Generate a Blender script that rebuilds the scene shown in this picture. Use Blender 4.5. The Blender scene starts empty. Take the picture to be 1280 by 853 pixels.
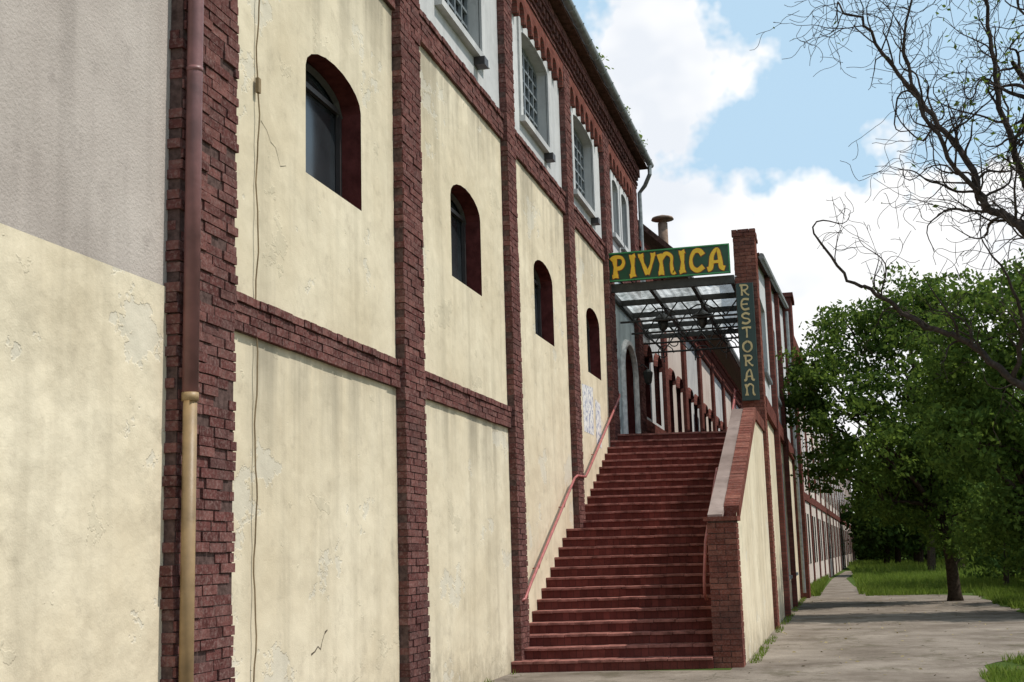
import bpy, math, random
import numpy as np
from mathutils import Vector, Matrix, noise
from mathutils.geometry import tessellate_polygon
random.seed(7); rng=np.random.default_rng(7)
scn=bpy.context.scene
# ------------------------------------------------------------------ helpers
class MB:
    def __init__(s): s.v=[]; s.f=[]
    def quad(s,a,b,c,d):
        n=len(s.v); s.v+= [a,b,c,d]; s.f.append((n,n+1,n+2,n+3))
    def poly(s,pts):
        n=len(s.v); s.v+=list(pts); s.f.append(tuple(range(n,n+len(pts))))
    def hexa(s,p):
        n=len(s.v); s.v+=list(p)
        for f in ((0,3,2,1),(4,5,6,7),(0,1,5,4),(1,2,6,5),(2,3,7,6),(3,0,4,7)): s.f.append(tuple(n+i for i in f))
    def box(s,x0,x1,y0,y1,z0,z1):
        s.hexa([(x0,y0,z0),(x1,y0,z0),(x1,y1,z0),(x0,y1,z0),(x0,y0,z1),(x1,y0,z1),(x1,y1,z1),(x0,y1,z1)])
    def tube(s,pts,r,n=8,cap=True):
        pts=[Vector(p) for p in pts]
        rs=r if isinstance(r,(list,tuple)) else [r]*len(pts)
        base=len(s.v); prev=None
        for i,p in enumerate(pts):
            t=(pts[min(i+1,len(pts)-1)]-pts[max(i-1,0)])
            if t.length<1e-9: t=Vector((0,0,1))
            t.normalize()
            if prev is None:
                a=Vector((0,0,1)) if abs(t.z)<.9 else Vector((1,0,0)); u=t.cross(a).normalized()
            else:
                u=prev-t*prev.dot(t)
                if u.length<1e-6: u=t.cross(Vector((1,0,.3)))
                u.normalize()
            prev=u; w=t.cross(u)
            for k in range(n):
                an=2*math.pi*k/n; s.v.append(tuple(p+(u*math.cos(an)+w*math.sin(an))*rs[i]))
        for i in range(len(pts)-1):
            for k in range(n):
                a=base+i*n+k; b=base+i*n+(k+1)%n; s.f.append((a,b,b+n,a+n))
        if cap:
            s.f.append(tuple(base+k for k in range(n))[::-1]); s.f.append(tuple(base+(len(pts)-1)*n+k for k in range(n)))
    def obj(s,name,mat,parent=None,smooth=False,bevel=0):
        me=bpy.data.meshes.new(name); me.from_pydata(s.v,[],s.f); me.materials.append(mat)
        if smooth: me.polygons.foreach_set("use_smooth",[True]*len(me.polygons))
        me.update()
        o=bpy.data.objects.new(name,me); scn.collection.objects.link(o)
        if parent: o.parent=parent
        if bevel:
            m=o.modifiers.new("bevel",'BEVEL'); m.width=bevel; m.segments=2; m.limit_method='ANGLE'
        return o
def empty(name):
    o=bpy.data.objects.new(name,None); scn.collection.objects.link(o); return o

class NT:
    def __init__(s,name,diff=False):
        s.m=bpy.data.materials.new(name); s.m.use_nodes=True; s.t=s.m.node_tree; s.t.nodes.clear(); s.diff=diff
        s.out=s.n("ShaderNodeOutputMaterial"); s.b=s.n("ShaderNodeBsdfDiffuse" if diff else "ShaderNodeBsdfPrincipled"); s.l(s.b.outputs[0],s.out.inputs[0])
        s.tc=s.n("ShaderNodeTexCoord"); s.co=s.tc.outputs['Object']
    def n(s,t): return s.t.nodes.new(t)
    def l(s,a,b): s.t.links.new(a,b)
    def noise(s,scale,detail=3,rough=.55,vec=None,dist=0):
        n=s.n("ShaderNodeTexNoise"); n.inputs['Scale'].default_value=scale; n.inputs['Detail'].default_value=detail
        n.inputs['Roughness'].default_value=rough; n.inputs['Distortion'].default_value=dist
        s.l(vec or s.co,n.inputs['Vector']); return n.outputs[0]
    def mapping(s,scale=(1,1,1),loc=(0,0,0)):
        m=s.n("ShaderNodeMapping"); m.inputs['Scale'].default_value=scale; m.inputs['Location'].default_value=loc
        s.l(s.co,m.inputs[0]); return m.outputs[0]
    def ramp(s,fac,stops):
        r=s.n("ShaderNodeValToRGB"); e=r.color_ramp.elements
        while len(e)<len(stops): e.new(.5)
        for i,(p,c) in enumerate(stops):
            e[i].position=p; e[i].color=(c[0],c[1],c[2],1) if hasattr(c,'__len__') else (c,c,c,1)
        s.l(fac,r.inputs[0]); return r.outputs[0]
    def mix(s,fac,a,b,mode='MIX'):
        m=s.n("ShaderNodeMix"); m.data_type='RGBA'; m.blend_type=mode
        for i,x in ((0,fac),(6,a),(7,b)):
            if hasattr(x,'is_output'): s.l(x,m.inputs[i])
            else: m.inputs[i].default_value= x if i==0 else (x[0],x[1],x[2],1)
        return m.outputs[2]
    def math(s,op,a,b=0,c=0):
        m=s.n("ShaderNodeMath"); m.operation=op
        for i,x in enumerate((a,b,c)):
            if hasattr(x,'is_output'): s.l(x,m.inputs[i])
            else: m.inputs[i].default_value=x
        return m.outputs[0]
    def sum(s,*terms):
        r=None
        for v,w in terms:
            q=s.math('MULTIPLY',v,w); r=q if r is None else s.math('ADD',r,q)
        return r
    def xyz(s):
        p=s.n("ShaderNodeSeparateXYZ"); s.l(s.co,p.inputs[0]); return p.outputs
    def bump(s,h,strength=.3,dist=.01):
        b=s.n("ShaderNodeBump"); b.inputs['Strength'].default_value=strength; b.inputs['Distance'].default_value=dist
        s.l(h,b.inputs['Height']); s.l(b.outputs[0],s.b.inputs['Normal'])
    def col(s,c):
        nm='Color' if s.diff else 'Base Color'
        if hasattr(c,'is_output'): s.l(c,s.b.inputs[nm])
        else: s.b.inputs[nm].default_value=(c[0],c[1],c[2],1)
    def rough(s,r): s.b.inputs['Roughness'].default_value=r if not s.diff else 0
def simple(name,c,rough=.6,metal=0,var=.25,scale=8,bump=.1):
    k=NT(name,rough>=.8); f=k.noise(scale,3); c2=[x*(1-var) for x in c]; c3=[min(1,x*(1+var)) for x in c]
    k.col(k.ramp(f,[(.3,c2),(.7,c3)])); k.rough(rough)
    if not k.diff: k.b.inputs['Metallic'].default_value=metal
    if bump>.12: k.bump(k.noise(scale*6,2),bump,.01)
    return k.m
def stucco(name,a,b,dirt=(.20,.165,.12),patch=True,fine=70,fb=1.0,lowb=1.0,grime_z=.0,plain=False,courses=()):
    k=NT(name,True)
    n1=k.noise(.55,5,.6); c=k.mix(k.ramp(n1,[(.35,0),(.68,1)]),a,b)
    n2=k.noise(1.0,4,.6,vec=k.mapping((2.4,2.4,.22)))
    c=k.mix(k.math('MULTIPLY',k.ramp(n2,[(.48,0),(.78,1)]),.6),c,[x*.62 for x in a])
    z=k.xyz()[2]
    if not plain:
        n3=k.noise(3.2,6,.7)
        c=k.mix(k.math('MULTIPLY',k.ramp(n3,[(.56,0),(.72,1)]),.26),c,[min(1,x*1.2) for x in b])
        c=k.mix(k.math('MULTIPLY',k.ramp(n3,[(.32,1),(.44,0)]),.32),c,[a[0]*.58,a[1]*.57,a[2]*.58])
    for zc,ln in courses:
        g=k.math('SUBTRACT',1,k.math('DIVIDE',k.math('SUBTRACT',zc,z),ln)); above=k.math('LESS_THAN',z,zc)
        g=k.math('MULTIPLY',k.math('MAXIMUM',g,0),above); g=k.math('MULTIPLY',g,k.ramp(n2,[(.38,0),(.62,1)])); c=k.mix(k.math('MULTIPLY',g,.65),c,(.26,.23,.18))
    if grime_z>0:
        g=k.math('SUBTRACT',grime_z,z); g=k.math('ADD',g,k.math('MULTIPLY',k.math('SUBTRACT',n3,.5),2.2))
        g=k.math('MULTIPLY',k.ramp(g,[(0,0),(.9,1)]),.8); c=k.mix(g,c,dirt)
    terms=[(k.noise(fine,2,.6),.0028*fb)]
    if not plain: terms+=[(k.noise(1.3,2,.5),.07*lowb),(k.noise(7,2,.5),.009*lowb)]
    if patch:
        pf=k.noise(.8,6,.68,vec=k.mapping((1,1,1.2),(31,7,2))); pm=k.ramp(pf,[(.60,0),(.612,1)])
        c=k.mix(k.math('MULTIPLY',pm,.5),c,(.57,.54,.46)); terms.append((pm,-.004))
        pm2=k.ramp(pf,[(.375,1),(.385,0)]); c=k.mix(k.math('MULTIPLY',pm2,.35),c,(.47,.42,.31)); terms.append((pm2,.003))
    k.bump(k.sum(*terms),.8,1.0)
    k.col(c); return k.m
CREAM=stucco('cream_stucco',(.59,.505,.36),(.715,.635,.48),grime_z=.5,courses=((3.46,1.0),(7.8,1.1)))
CREAMB=stucco('cream_stucco_plain_bays',(.60,.51,.365),(.72,.635,.475),grime_z=.5,courses=((7.8,1.2),))
CREAM2=stucco('cream_stucco_left',(.62,.53,.38),(.72,.64,.485),grime_z=.25,lowb=1.6)
GREYP=stucco('grey_roughcast',(.38,.33,.295),(.49,.435,.39),patch=False,fine=40,fb=3,lowb=.5)
WHITEP=stucco('white_plaster',(.44,.44,.44),(.60,.60,.585),patch=False,lowb=.5)
BLUEP=stucco('pale_blue_plaster',(.42,.50,.52),(.56,.63,.63),patch=False,lowb=.5)
PINKP=stucco('pink_white_plaster',(.52,.44,.39),(.63,.56,.50),patch=False,plain=True)
def brick_isl(name,stops,dust=.35):
    k=NT(name,True); g=k.n("ShaderNodeNewGeometry")
    c=k.ramp(g.outputs['Random Per Island'],stops)
    n1=k.noise(9,5,.65)
    c=k.mix(k.math('MULTIPLY',k.ramp(n1,[(.4,0),(.7,1)]),.6),c,[x*.42 for x in stops[0][1]])
    c=k.mix(k.math('MULTIPLY',k.ramp(k.noise(34,3,.65),[(.48,0),(.66,1)]),dust),c,(.27,.19,.17))
    c=k.mix(k.math('MULTIPLY',k.ramp(k.noise(1.2,4,.6),[(.5,0),(.72,1)]),.5),c,(.07,.042,.038))
    k.col(c); k.bump(k.sum((n1,.025),(k.noise(60,2),.004)),.8,1.0); return k.m
def brick_tex(name,c1,c2,mortar,row=.077,w=.25,ms=.008):
    k=NT(name,True); x=k.xyz(); cb=k.n("ShaderNodeCombineXYZ"); k.l(k.math('ADD',x[0],x[1]),cb.inputs[0]); k.l(x[2],cb.inputs[1])
    b=k.n("ShaderNodeTexBrick"); k.l(cb.outputs[0],b.inputs['Vector']); b.inputs['Scale'].default_value=1
    b.inputs['Color1'].default_value=(*c1,1); b.inputs['Color2'].default_value=(*c2,1); b.inputs['Mortar'].default_value=(*mortar,1)
    b.inputs['Mortar Size'].default_value=ms; b.inputs['Mortar Smooth'].default_value=.3; b.inputs['Brick Width'].default_value=w; b.inputs['Row Height'].default_value=row
    c=k.mix(k.math('MULTIPLY',k.ramp(k.noise(2.5,4,.65),[(.4,0),(.68,1)]),.55),b.outputs['Color'],[q*.4 for q in c1])
    k.col(c); k.bump(k.sum((b.outputs['Fac'],-.006),(k.noise(30,2),.006)),.7,1.0); return k.m
BR=brick_isl('maroon_brick',[(0,(.10,.042,.038)),(.35,(.145,.058,.052)),(.7,(.20,.09,.078)),(1,(.12,.06,.055))],.45)
BR2=brick_isl('red_brick',[(0,(.15,.052,.04)),(.4,(.21,.075,.056)),(.8,(.27,.11,.08)),(1,(.16,.065,.05))],.28)
MORT=simple('mortar',(.10,.065,.058),.95,0,.4,20,.4)
BT=brick_tex('brick_wall',(.17,.06,.048),(.24,.09,.07),(.14,.095,.08))
BT2=brick_tex('dark_brick_wall',(.14,.05,.042),(.20,.075,.06),(.10,.065,.055))
REVEAL=simple('maroon_paint',(.10,.03,.028),.85,0,.35,6,.3)
FRAME=simple('window_frame_grey',(.17,.19,.20),.5,0,.2)
DARKF=simple('window_frame_dark',(.04,.035,.035),.5,0,.2)
STEEL=simple('dark_steel',(.045,.045,.04),.5,.3,.3)
GUT=simple('zinc_gutter',(.26,.28,.28),.5,.5,.3)
PIPE1=simple('maroon_pipe_paint',(.17,.075,.072),.45,0,.35,4,.2)
PIPE2=simple('ochre_pipe_paint',(.25,.165,.08),.5,0,.35,4,.2)
RAIL=simple('red_rail_paint',(.36,.11,.10),.45,0,.25)
CONC=stucco('weathered_coping',(.20,.15,.13),(.33,.26,.23),patch=False,lowb=.3)
TREAD=simple('stair_nosing_tile',(.24,.105,.088),.82,0,.5,7,.4)
RISER=brick_tex('stair_riser_tile',(.12,.035,.03),(.18,.052,.043),(.09,.035,.03),row=.158,w=.12,ms=.005)
ROOF=simple('dark_roof_tile',(.09,.05,.04),.85,0,.4,10,.5)
BARK=simple('bark',(.055,.042,.032),.95,0,.4,14,.8)
BARKW=simple('willow_bark',(.055,.043,.037),.9,0,.35,20,.5)
def glass():
    k=NT('dark_window_glass'); k.col(k.ramp(k.noise(1.5,2),[(.3,(.012,.014,.016)),(.7,(.035,.04,.045))])); k.rough(.14); return k.m
GLASS=glass()
DARK=simple('dark_interior',(.012,.011,.01),.9,0,.2,5,0)
CRK=simple('crack_shadow',(.10,.08,.06),.9,0,.2,5,0)

# ------------------------------------------------------------------ ground
def grassmat():
    k=NT('grass_ground',True); c=k.ramp(k.noise(.6,6,.65),[(.3,(.045,.07,.02)),(.55,(.075,.11,.028)),(.72,(.13,.11,.06))])
    k.col(c); k.bump(k.noise(12,3,.7),.8,.05); return k.m
me=MB()
NX=60
for i in range(NX):
    for j in range(NX):
        x0=-300+600*i/NX; x1=x0+10; y0=-100+800*j/NX; y1=y0+800/NX
        me.quad((x0,y0,0),(x1,y0,0),(x1,y1,0),(x0,y1,0))
me.obj('ground',grassmat())
def pavmat():
    k=NT('worn_asphalt',True); n=k.noise(.7,6,.68); c=k.ramp(n,[(.32,(.13,.105,.085)),(.5,(.215,.18,.148)),(.7,(.31,.265,.22))])
    fn=k.noise(60,2,.6)
    c=k.mix(k.math('MULTIPLY',k.ramp(fn,[(.5,0),(.7,1)]),.4),c,(.09,.075,.06))
    c=k.mix(k.math('MULTIPLY',k.ramp(k.noise(1.6,6,.72,vec=k.mapping((1,.6,1),(4,9,1))),[(.53,0),(.66,1)]),.6),c,(.085,.073,.048))
    nc=k.n("ShaderNodeTexNoise"); nc.inputs['Scale'].default_value=1.2; nc.inputs['Detail'].default_value=4; k.l(k.co,nc.inputs['Vector'])
    va=k.n("ShaderNodeVectorMath"); va.operation='MULTIPLY_ADD'; k.l(nc.outputs['Color'],va.inputs[0]); va.inputs[1].default_value=(1.6,1.6,.8); k.l(k.co,va.inputs[2])
    v=k.n("ShaderNodeTexVoronoi"); v.feature='DISTANCE_TO_EDGE'; v.inputs['Scale'].default_value=.3; k.l(va.outputs[0],v.inputs['Vector'])
    cm=k.ramp(v.outputs['Distance'],[(0,1),(.006,0)]); c=k.mix(k.math('MULTIPLY',cm,.5),c,(.06,.06,.035))
    k.col(c); k.bump(k.sum((fn,.004),(n,.03),(cm,-.006)),.8,1.0); return k.m
def redge(y): return 6.2+(0.0 if y<18 else min((y-18)**1.5*.35,2.3))
p=MB(); edge=[(-2,-6),(6.0,-6)]
for i in range(0,94):
    y=-4+i*.5; edge.append((redge(y)+.28*noise.noise(Vector((0,y*.6,3)))+.1*noise.noise(Vector((0,y*3,8))),y))
edge+=[(8.2,43.5),(7.4,44.5),(5.6,46.5),(4.9,56),(4.6,70),(5.4,92),(4.6,92),(3.9,70),(3.7,50),(3.0,45),(3.0,18),(-2,18)]
tri=tessellate_polygon([[Vector((a,b,0)) for a,b in edge]])
p.v=[(a,b,.005) for a,b in edge]; p.f=[tuple(t) for t in tri]
po=p.obj('pavement_path',pavmat())
# ------------------------------------------------------------------ main building
bld=empty('brewery_building')
def arch(yc,w,z0,zs,rise,n=10):
    pts=[(yc-w/2,z0),(yc+w/2,z0)]
    for i in range(n+1):
        a=math.pi*i/n; pts.append((yc+w/2*math.cos(a),zs+rise*math.sin(a)))
    return pts
def wall(name,y0,y1,z0,z1,mat,holes=(),x=0,parent=None,top=None):
    mb=MB(); outer=top or [(y0,z0),(y1,z0),(y1,z1),(y0,z1)]
    loops=[[Vector((a,b,0)) for a,b in outer]]+[[Vector((a,b,0)) for a,b in reversed(h)] for h in holes]
    flat=[q for l in loops for q in l]
    mb.v=[(x,q.x,q.y) for q in flat]; mb.f=[tuple(t) for t in tessellate_polygon(loops)]
    return mb.obj(name,mat,parent)
def reveal(mb,hole,d,x=0):
    n=len(hole)
    for i in range(n):
        a=hole[i]; b=hole[(i+1)%n]; mb.quad((x,a[0],a[1]),(x,b[0],b[1]),(x-d,b[0],b[1]),(x-d,a[0],a[1]))
def pane(mb,hole,x): mb.poly([(x,a,b) for a,b in hole])
def bricks(mb,y0,y1,z0,z1,x0,prot,row=.077,L=.25,jit=.008,ej=.006,mort=None,axis='x'):
    r=0; z=z0
    while z<z1-.02:
        zt=min(z+row-.009,z1)
        wob=.035*noise.noise(Vector((y0,z*1.7,0))) if ej>.02 else 0
        a0=y0+random.uniform(-ej,ej)+wob; a1=y1+random.uniform(-ej,ej)*.6+wob*.6
        y=a0; step=L if r%2==0 else L*.5
        if ej>.02: step*=random.uniform(.7,1.15)
        while y<a1-.03:
            e=min(y+step,a1)
            if a1-e<.06: e=a1
            pr=prot+random.uniform(-jit,jit); g=.005; dz=random.uniform(-.003,.003)
            if ej>.02 and random.random()<.06: pr-=.035
            if axis=='x': mb.box(x0-.03,x0+pr,y+g,e-g,z+dz,zt+dz)
            else: mb.box(y+g,e-g,x0-pr,x0+.03,z+dz,zt+dz)
            y=e; step=L*(random.uniform(.85,1.1) if ej>.02 else 1)
        z+=row; r+=1
    if mort is not None:
        if axis=='x': mort.box(x0-.05,x0+prot-.014,y0+.012,y1-.012,z0,z1)
        else: mort.box(y0+.012,y1-.012,x0-prot+.014,x0+.05,z0,z1)
PIL=[(8.13,9.03,.03),(13.08,13.78,.014),(17.93,18.45,.01),(22.42,22.97,.01),(26.5,27.25,.01),(30.6,31.3,.01)]
bk=MB(); mo=MB()
for y0,y1,ej in PIL: bricks(bk,y0,y1,0,10.8,0,.11,ej=ej,jit=.006 if ej<.012 else (.009 if ej<.02 else .012),mort=mo)
def band(z0,z1,ya,yb,pr):
    bricks(bk,ya,yb,z0,z1-.077,0,pr*.7,mort=mo,ej=0); bricks(bk,ya,yb,z1-.077,z1,0,pr,ej=0,L=.13)
band(3.44,3.75,9.03,13.08,.07); band(3.44,3.75,13.78,17.93,.07)
for a,b in zip(PIL[:-1],PIL[1:]): band(7.80,8.19,a[1],b[0],.07)
bk.obj('brick_pilasters',BR,bld); mo.obj('mortar_beds',MORT,bld)
small=[arch(11.36,1.44,5.17,6.22,.27),arch(15.98,1.42,5.15,6.22,.27),arch(20.6,1.42,5.15,6.22,.27),arch(25.05,1.42,5.12,6.22,.27)]
up=[arch(15.9,2.0,8.68,10.08,.13),arch(20.35,1.95,8.62,10.08,.13),arch(24.6,2.05,8.55,10.08,.13)]
up2=[arch(28.35,.8,8.75,9.95,.15),arch(29.6,.8,8.75,9.95,.15)]
up0=arch(11.3,1.9,8.68,10.08,.13)
door=arch(29.25,1.7,4.12,5.75,.6)
wall('plaster_left_lower',2,8.2,0,3.58,CREAM2,x=.012,parent=bld)
wall('plaster_left_upper',2,8.2,3.58,11.3,GREYP,x=0,parent=bld)
lw=[(9.03,13.08),(13.78,17.93),(18.45,22.42),(22.97,26.5)]
for i,(a,b) in enumerate(lw):
    wall('plaster_bay_lower',a,b,0,8.0,CREAM if i<2 else CREAMB,[small[i]],parent=bld)
    wall('plaster_bay_upper',a,b,8.0,10.8,WHITEP,[up[i-1]] if i>0 else [up0],parent=bld)
wall('plaster_bay_entrance',27.25,30.6,0,8.0,BLUEP,[door],parent=bld)
wall('plaster_bay_end_upper',27.25,30.6,8.0,10.8,WHITEP,up2,parent=bld)
rv=MB(); gl=MB(); fr=MB(); rw=MB(); fr2=MB(); sill=MB()
def gridwin(h,d,nx,nz,t,fm,x=0):
    ys=[q[0] for q in h]; zs=[q[1] for q in h]; y0,y1,z0,z1=min(ys),max(ys),min(zs),max(zs); yc=(y0+y1)/2
    def ztop(y):
        q=max(0,1-((y-yc)/((y1-y0)/2))**2); sp=h[2][1]; return sp+(z1-sp)*math.sqrt(q)
    for i in range(nx+1):
        y=y0+(y1-y0)*i/nx; tt=t*(1.8 if i in (0,nx) or (nx%2==0 and i==nx//2) else 1)
        ya=max(y-tt/2,y0); yb=min(y+tt/2,y1); zt=min(ztop(min(max(ya,y0+.001),y1)),ztop(min(yb,y1-.001)))
        fm.box(x-d,x-d+.05,ya,yb,z0,max(zt,z0+.2))
    for j in range(nz+1):
        z=z0+(h[2][1]-z0)*j/nz; tt=t*(1.6 if j in (0,) else 1)
        fm.box(x-d-.001,x-d+.044,y0,y1,z,z+tt)
    n=12; pts=[]
    for i in range(n+1):
        y=y0+(y1-y0)*i/n; pts.append((x-d+.02,y,ztop(y)-t*.5))
    fm.tube(pts,t*.8,4)
for h in small: reveal(rv,h,.27); pane(gl,h,-.27); gridwin(h,.265,1,1,.055,fr2)
for h in up+up2+[up0]:
    reveal(rw,h,.22); pane(gl,h,-.22)
    ys=[q[0] for q in h]; y0,y1=min(ys),max(ys); wide=y1-y0>1
    gridwin(h,.215,6 if wide else 3,6,.04,fr)
    sill.box(-.02,.10,y0-.16,y1+.16,h[0][1]-.1,h[0][1])
    zt=max(q[1] for q in h)
    sill.box(-.01,.035,y0-.16,y0,h[0][1],zt+.12); sill.box(-.01,.035,y1,y1+.16,h[0][1],zt+.12)
    a=h[2:]
    for q,q2 in zip(a[:-1],a[1:]):
        sill.hexa([(-.01,q[0],q[1]),(.033,q[0],q[1]),(.033,q2[0],q2[1]),(-.01,q2[0],q2[1]),(-.01,q[0],zt+.12),(.033,q[0],zt+.12),(.033,q2[0],zt+.12),(-.01,q2[0],zt+.12)])
    if wide: fr2.box(.0,.16,y1-.35,y1-.15,h[0][1]-.22,h[0][1]-.1)
reveal(rv,door,.35); pane(gl,door,-.35)
rv.obj('window_reveals',REVEAL,bld); gl.obj('window_glass',GLASS,bld); fr2.obj('small_window_frames',DARKF,bld)
fr.obj('tall_window_frames',FRAME,bld); rw.obj('tall_window_reveals',WHITEP,bld); sill.obj('sills_and_surrounds',WHITEP,bld)
ds=MB(); ds.tube([(.03,28.3,4.12),(.03,28.3,5.75)]+[(.03,29.25+.95*math.cos(math.pi-math.pi*i/12),5.75+.68*math.sin(math.pi*i/12)) for i in range(13)]+[(.03,30.2,5.75),(.03,30.2,4.12)],.09,6); ds.obj('door_surround',simple('white_trim',(.7,.7,.68),.8),bld)
bw=MB()
def scallops(y0,y1):
    n=max(1,round((y1-y0)/.5)); w=(y1-y0)/n
    for i in range(n):
        a=y0+i*w; pts=[(a+w,10.72),(a,10.72),(a,10.30),(a+.04,10.22),(a+.08,10.22)]
        r=(w-.16)/2; c=a+w/2
        for k in range(7):
            an=math.pi-math.pi*k/6; pts.append((c+r*math.cos(an),10.36+r*math.sin(an)))
        pts+=[(a+w-.08,10.22),(a+w-.04,10.22),(a+w,10.30)]
        loops=[Vector((q[0],q[1],0)) for q in pts]; nb=len(bw.v)
        bw.v+=[(.10,q[0],q[1]) for q in pts]; bw.f+=[tuple(nb+t for t in tr) for tr in tessellate_polygon([loops])]
        for k in range(1,len(pts)):
            q=pts[k]; q2=pts[(k+1)%len(pts)]
            bw.quad((.10,q[0],q[1]),(.10,q2[0],q2[1]),(0.0,q2[0],q2[1]),(0.0,q[0],q[1]))
for a,b in zip(PIL[:-1],PIL[1:]): scallops(a[1],b[0])
bw.obj('corbel_arches',BT,bld)
fb=MB()
bricks(fb,2,31.3,10.72,10.8,0,.12,ej=0); bricks(fb,2,31.3,10.8,10.87,0,.15,ej=0,L=.13)
yy=2.1
while yy<31.2:
    fb.box(-.02,.19,yy,yy+.13,10.88,11.0); yy+=.27
bricks(fb,2,31.3,11.005,11.24,0,.22,ej=0)
fb.obj('brick_cornice',BR,bld)
cm=MB(); cm.box(-.3,.1,2,31.28,10.8,11.24); cm.obj('cornice_core',MORT,bld)
g=MB()
seg=[]
for k in range(9):
    a=math.pi+math.pi*k/8; seg.append((.46+.085*math.cos(a),11.40+.085*math.sin(a)))
for k in range(8):
    g.quad((seg[k][0],2,seg[k][1]),(seg[k][0],31.6,seg[k][1]),(seg[k+1][0],31.6,seg[k+1][1]),(seg[k+1][0],2,seg[k+1][1]))
yy=2.3
while yy<31.5: g.tube([(.36,yy,11.42),(.42,yy,11.31),(.5,yy,11.305),(.555,yy,11.40)],.012,4); yy+=.8
g.tube([(.46,31.35,11.32),(.46,31.35,11.1),(.3,31.5,10.85),(.14,31.6,10.7),(.14,31.6,9.6),(.14,31.6,8.0)],.055,8)
g.obj('roof_gutter',GUT,bld)
rf=MB(); rf.hexa([(-6,2,13.6),(.42,2,11.42),(.42,31.4,11.42),(-6,31.4,13.6),(-6,2,13.7),(.42,2,11.5),(.42,31.4,11.5),(-6,31.4,13.7)]); rf.box(.0,.40,2,31.4,11.245,11.30)
rf.obj('roof',ROOF,bld)
bk2=MB(); bk2.box(-6,-.4,31.0,31.28,0,12.9); bk2.box(-.4,-.004,31.0,31.28,0,11.25); bk2.obj('end_wall',BT2,bld)
bb=MB(); bb.box(-6,-.5,2,30.9,0,11.3); bb.obj('interior_core',DARK,bld)
PX,PY=.186,8.17
dp=MB(); dp.tube([(PX,PY,2.8),(PX,PY,5),(PX+.004,PY+.004,8),(PX,PY,11.2)],.058,16)
for z in (5.2,7.6,10): dp.tube([(PX,PY,z),(PX,PY,z+.035)],.0615,16)
dp.obj('downpipe_upper',PIPE1,bld,True)
dp=MB(); dp.tube([(PX,PY,0.05),(PX,PY,2.8)],.05,16); dp.tube([(PX,PY,2.75),(PX,PY,2.81)],.061,16); dp.obj('downpipe_lower',PIPE2,bld,True)
cb=MB(); pts=[]
for i in range(90):
    z=11-i*.12; pts.append((.03+.012*math.sin(i*.7),9.56+.02*noise.noise(Vector((0,0,z*.9)))+.008*math.sin(i*1.9),max(z,.15)))
cb.tube(pts,.007,5); cb.box(.02,.05,9.53,9.58,5.55,5.68); cb.box(.02,.05,9.54,9.59,.5,.6); cb.obj('old_cable',simple('cable_ochre',(.24,.18,.11),.8),bld)
ck=MB()
for cp,ww in (([(10.75,.80),(10.83,.82),(10.9,.86),(10.96,.83),(11.0,.90),(11.06,.97),(11.12,.99)],.013),([(9.68,5.35),(9.8,5.3),(9.88,5.22),(9.98,5.2),(10.08,5.06),(10.2,5.1)],.006),([(11.3,.42),(11.5,.47),(11.62,.44),(11.9,.5)],.004)):
    for q,q2 in zip(cp[:-1],cp[1:]):
        w=random.uniform(.4,1)*ww; ck.quad((.002,q[0],q[1]-w),(.002,q2[0],q2[1]-w*.6),(.002,q2[0],q2[1]+w*.6),(.002,q[0],q[1]+w))
ck.obj('plaster_cracks',CRK,bld)
pm=MB(); pm.quad((.003,23.7,3.9),(.003,24.7,3.9),(.003,24.75,4.85),(.003,23.65,4.8)); pm.quad((.004,24.95,3.75),(.004,25.5,3.7),(.004,25.5,4.6),(.004,24.95,4.65))
k=NT('faded_poster',True); k.col(k.ramp(k.noise(9,5,.7),[(.42,(.25,.27,.38)),(.5,(.66,.64,.60)),(.7,(.76,.74,.70))])); pm.obj('faded_posters',k.m,bld)
# ------------------------------------------------------------------ staircase
st=empty('entrance_staircase'); rs=MB(); ns=MB()
SK=.2; RZ=4.1/26
def stepY(i): return 17.75+i*.335 if i<13 else 22.75+(i-13)*.34
for i in range(26):
    Y=stepY(i); Y2=stepY(i+1)+.02 if i<25 else 29; z0=i*RZ-(.0 if i==0 else .02); z1=(i+1)*RZ
    x0,x1=.0,2.74
    rs.hexa([(x0,Y,z0),(x1,Y+SK*x1,z0),(x1,Y2+SK*x1,z0),(x0,Y2,z0),(x0,Y,z1-.04),(x1,Y+SK*x1,z1-.04),(x1,Y2+SK*x1,z1-.04),(x0,Y2,z1-.04)])
    nseg=9
    for s in range(nseg):
        a=x0+(x1-x0)*s/nseg+.003; b=x0+(x1-x0)*(s+1)/nseg-.003; o=.028+random.uniform(-.009,.006); dz=random.uniform(-.005,.003)
        ns.hexa([(a,Y-o+SK*a,z1-.039+dz),(b,Y-o+SK*b,z1-.039+dz),(b,Y2+SK*b,z1-.039+dz),(a,Y2+SK*a,z1-.039+dz),(a,Y-o+SK*a,z1+dz),(b,Y-o+SK*b,z1+dz),(b,Y2+SK*b,z1+dz),(a,Y2+SK*a,z1+dz)])
rs.obj('risers',RISER,st); ns.obj('treads',TREAD,st,bevel=.006)
pb=MB(); pmr=MB()
bricks(pb,2.74,3.14,0,2.02,18.45,.07,axis='y',ej=.004,mort=pmr,jit=.003)
bricks(pb,18.40,18.85,0,2.02,3.10,.05,ej=.004,mort=pmr,jit=.003)
pb.box(2.70,3.18,18.34,18.9,2.02,2.08)
pmr.box(2.755,3.10,18.46,18.85,0,2.02)
YE=24.2
def cz(Y): return 2.08+(min(Y,YE)-18.5)*.375
w=MB()
prof=[(18.85,0),(27,0),(27,cz(27)-.08),(YE,cz(YE)-.08),(18.85,cz(18.85)-.08)]
w.poly([(3.13,a,b) for a,b in prof]); w.poly([(2.76,a,b) for a,b in reversed(prof)])
w.obj('parapet_plaster',CREAMB,st)
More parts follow.
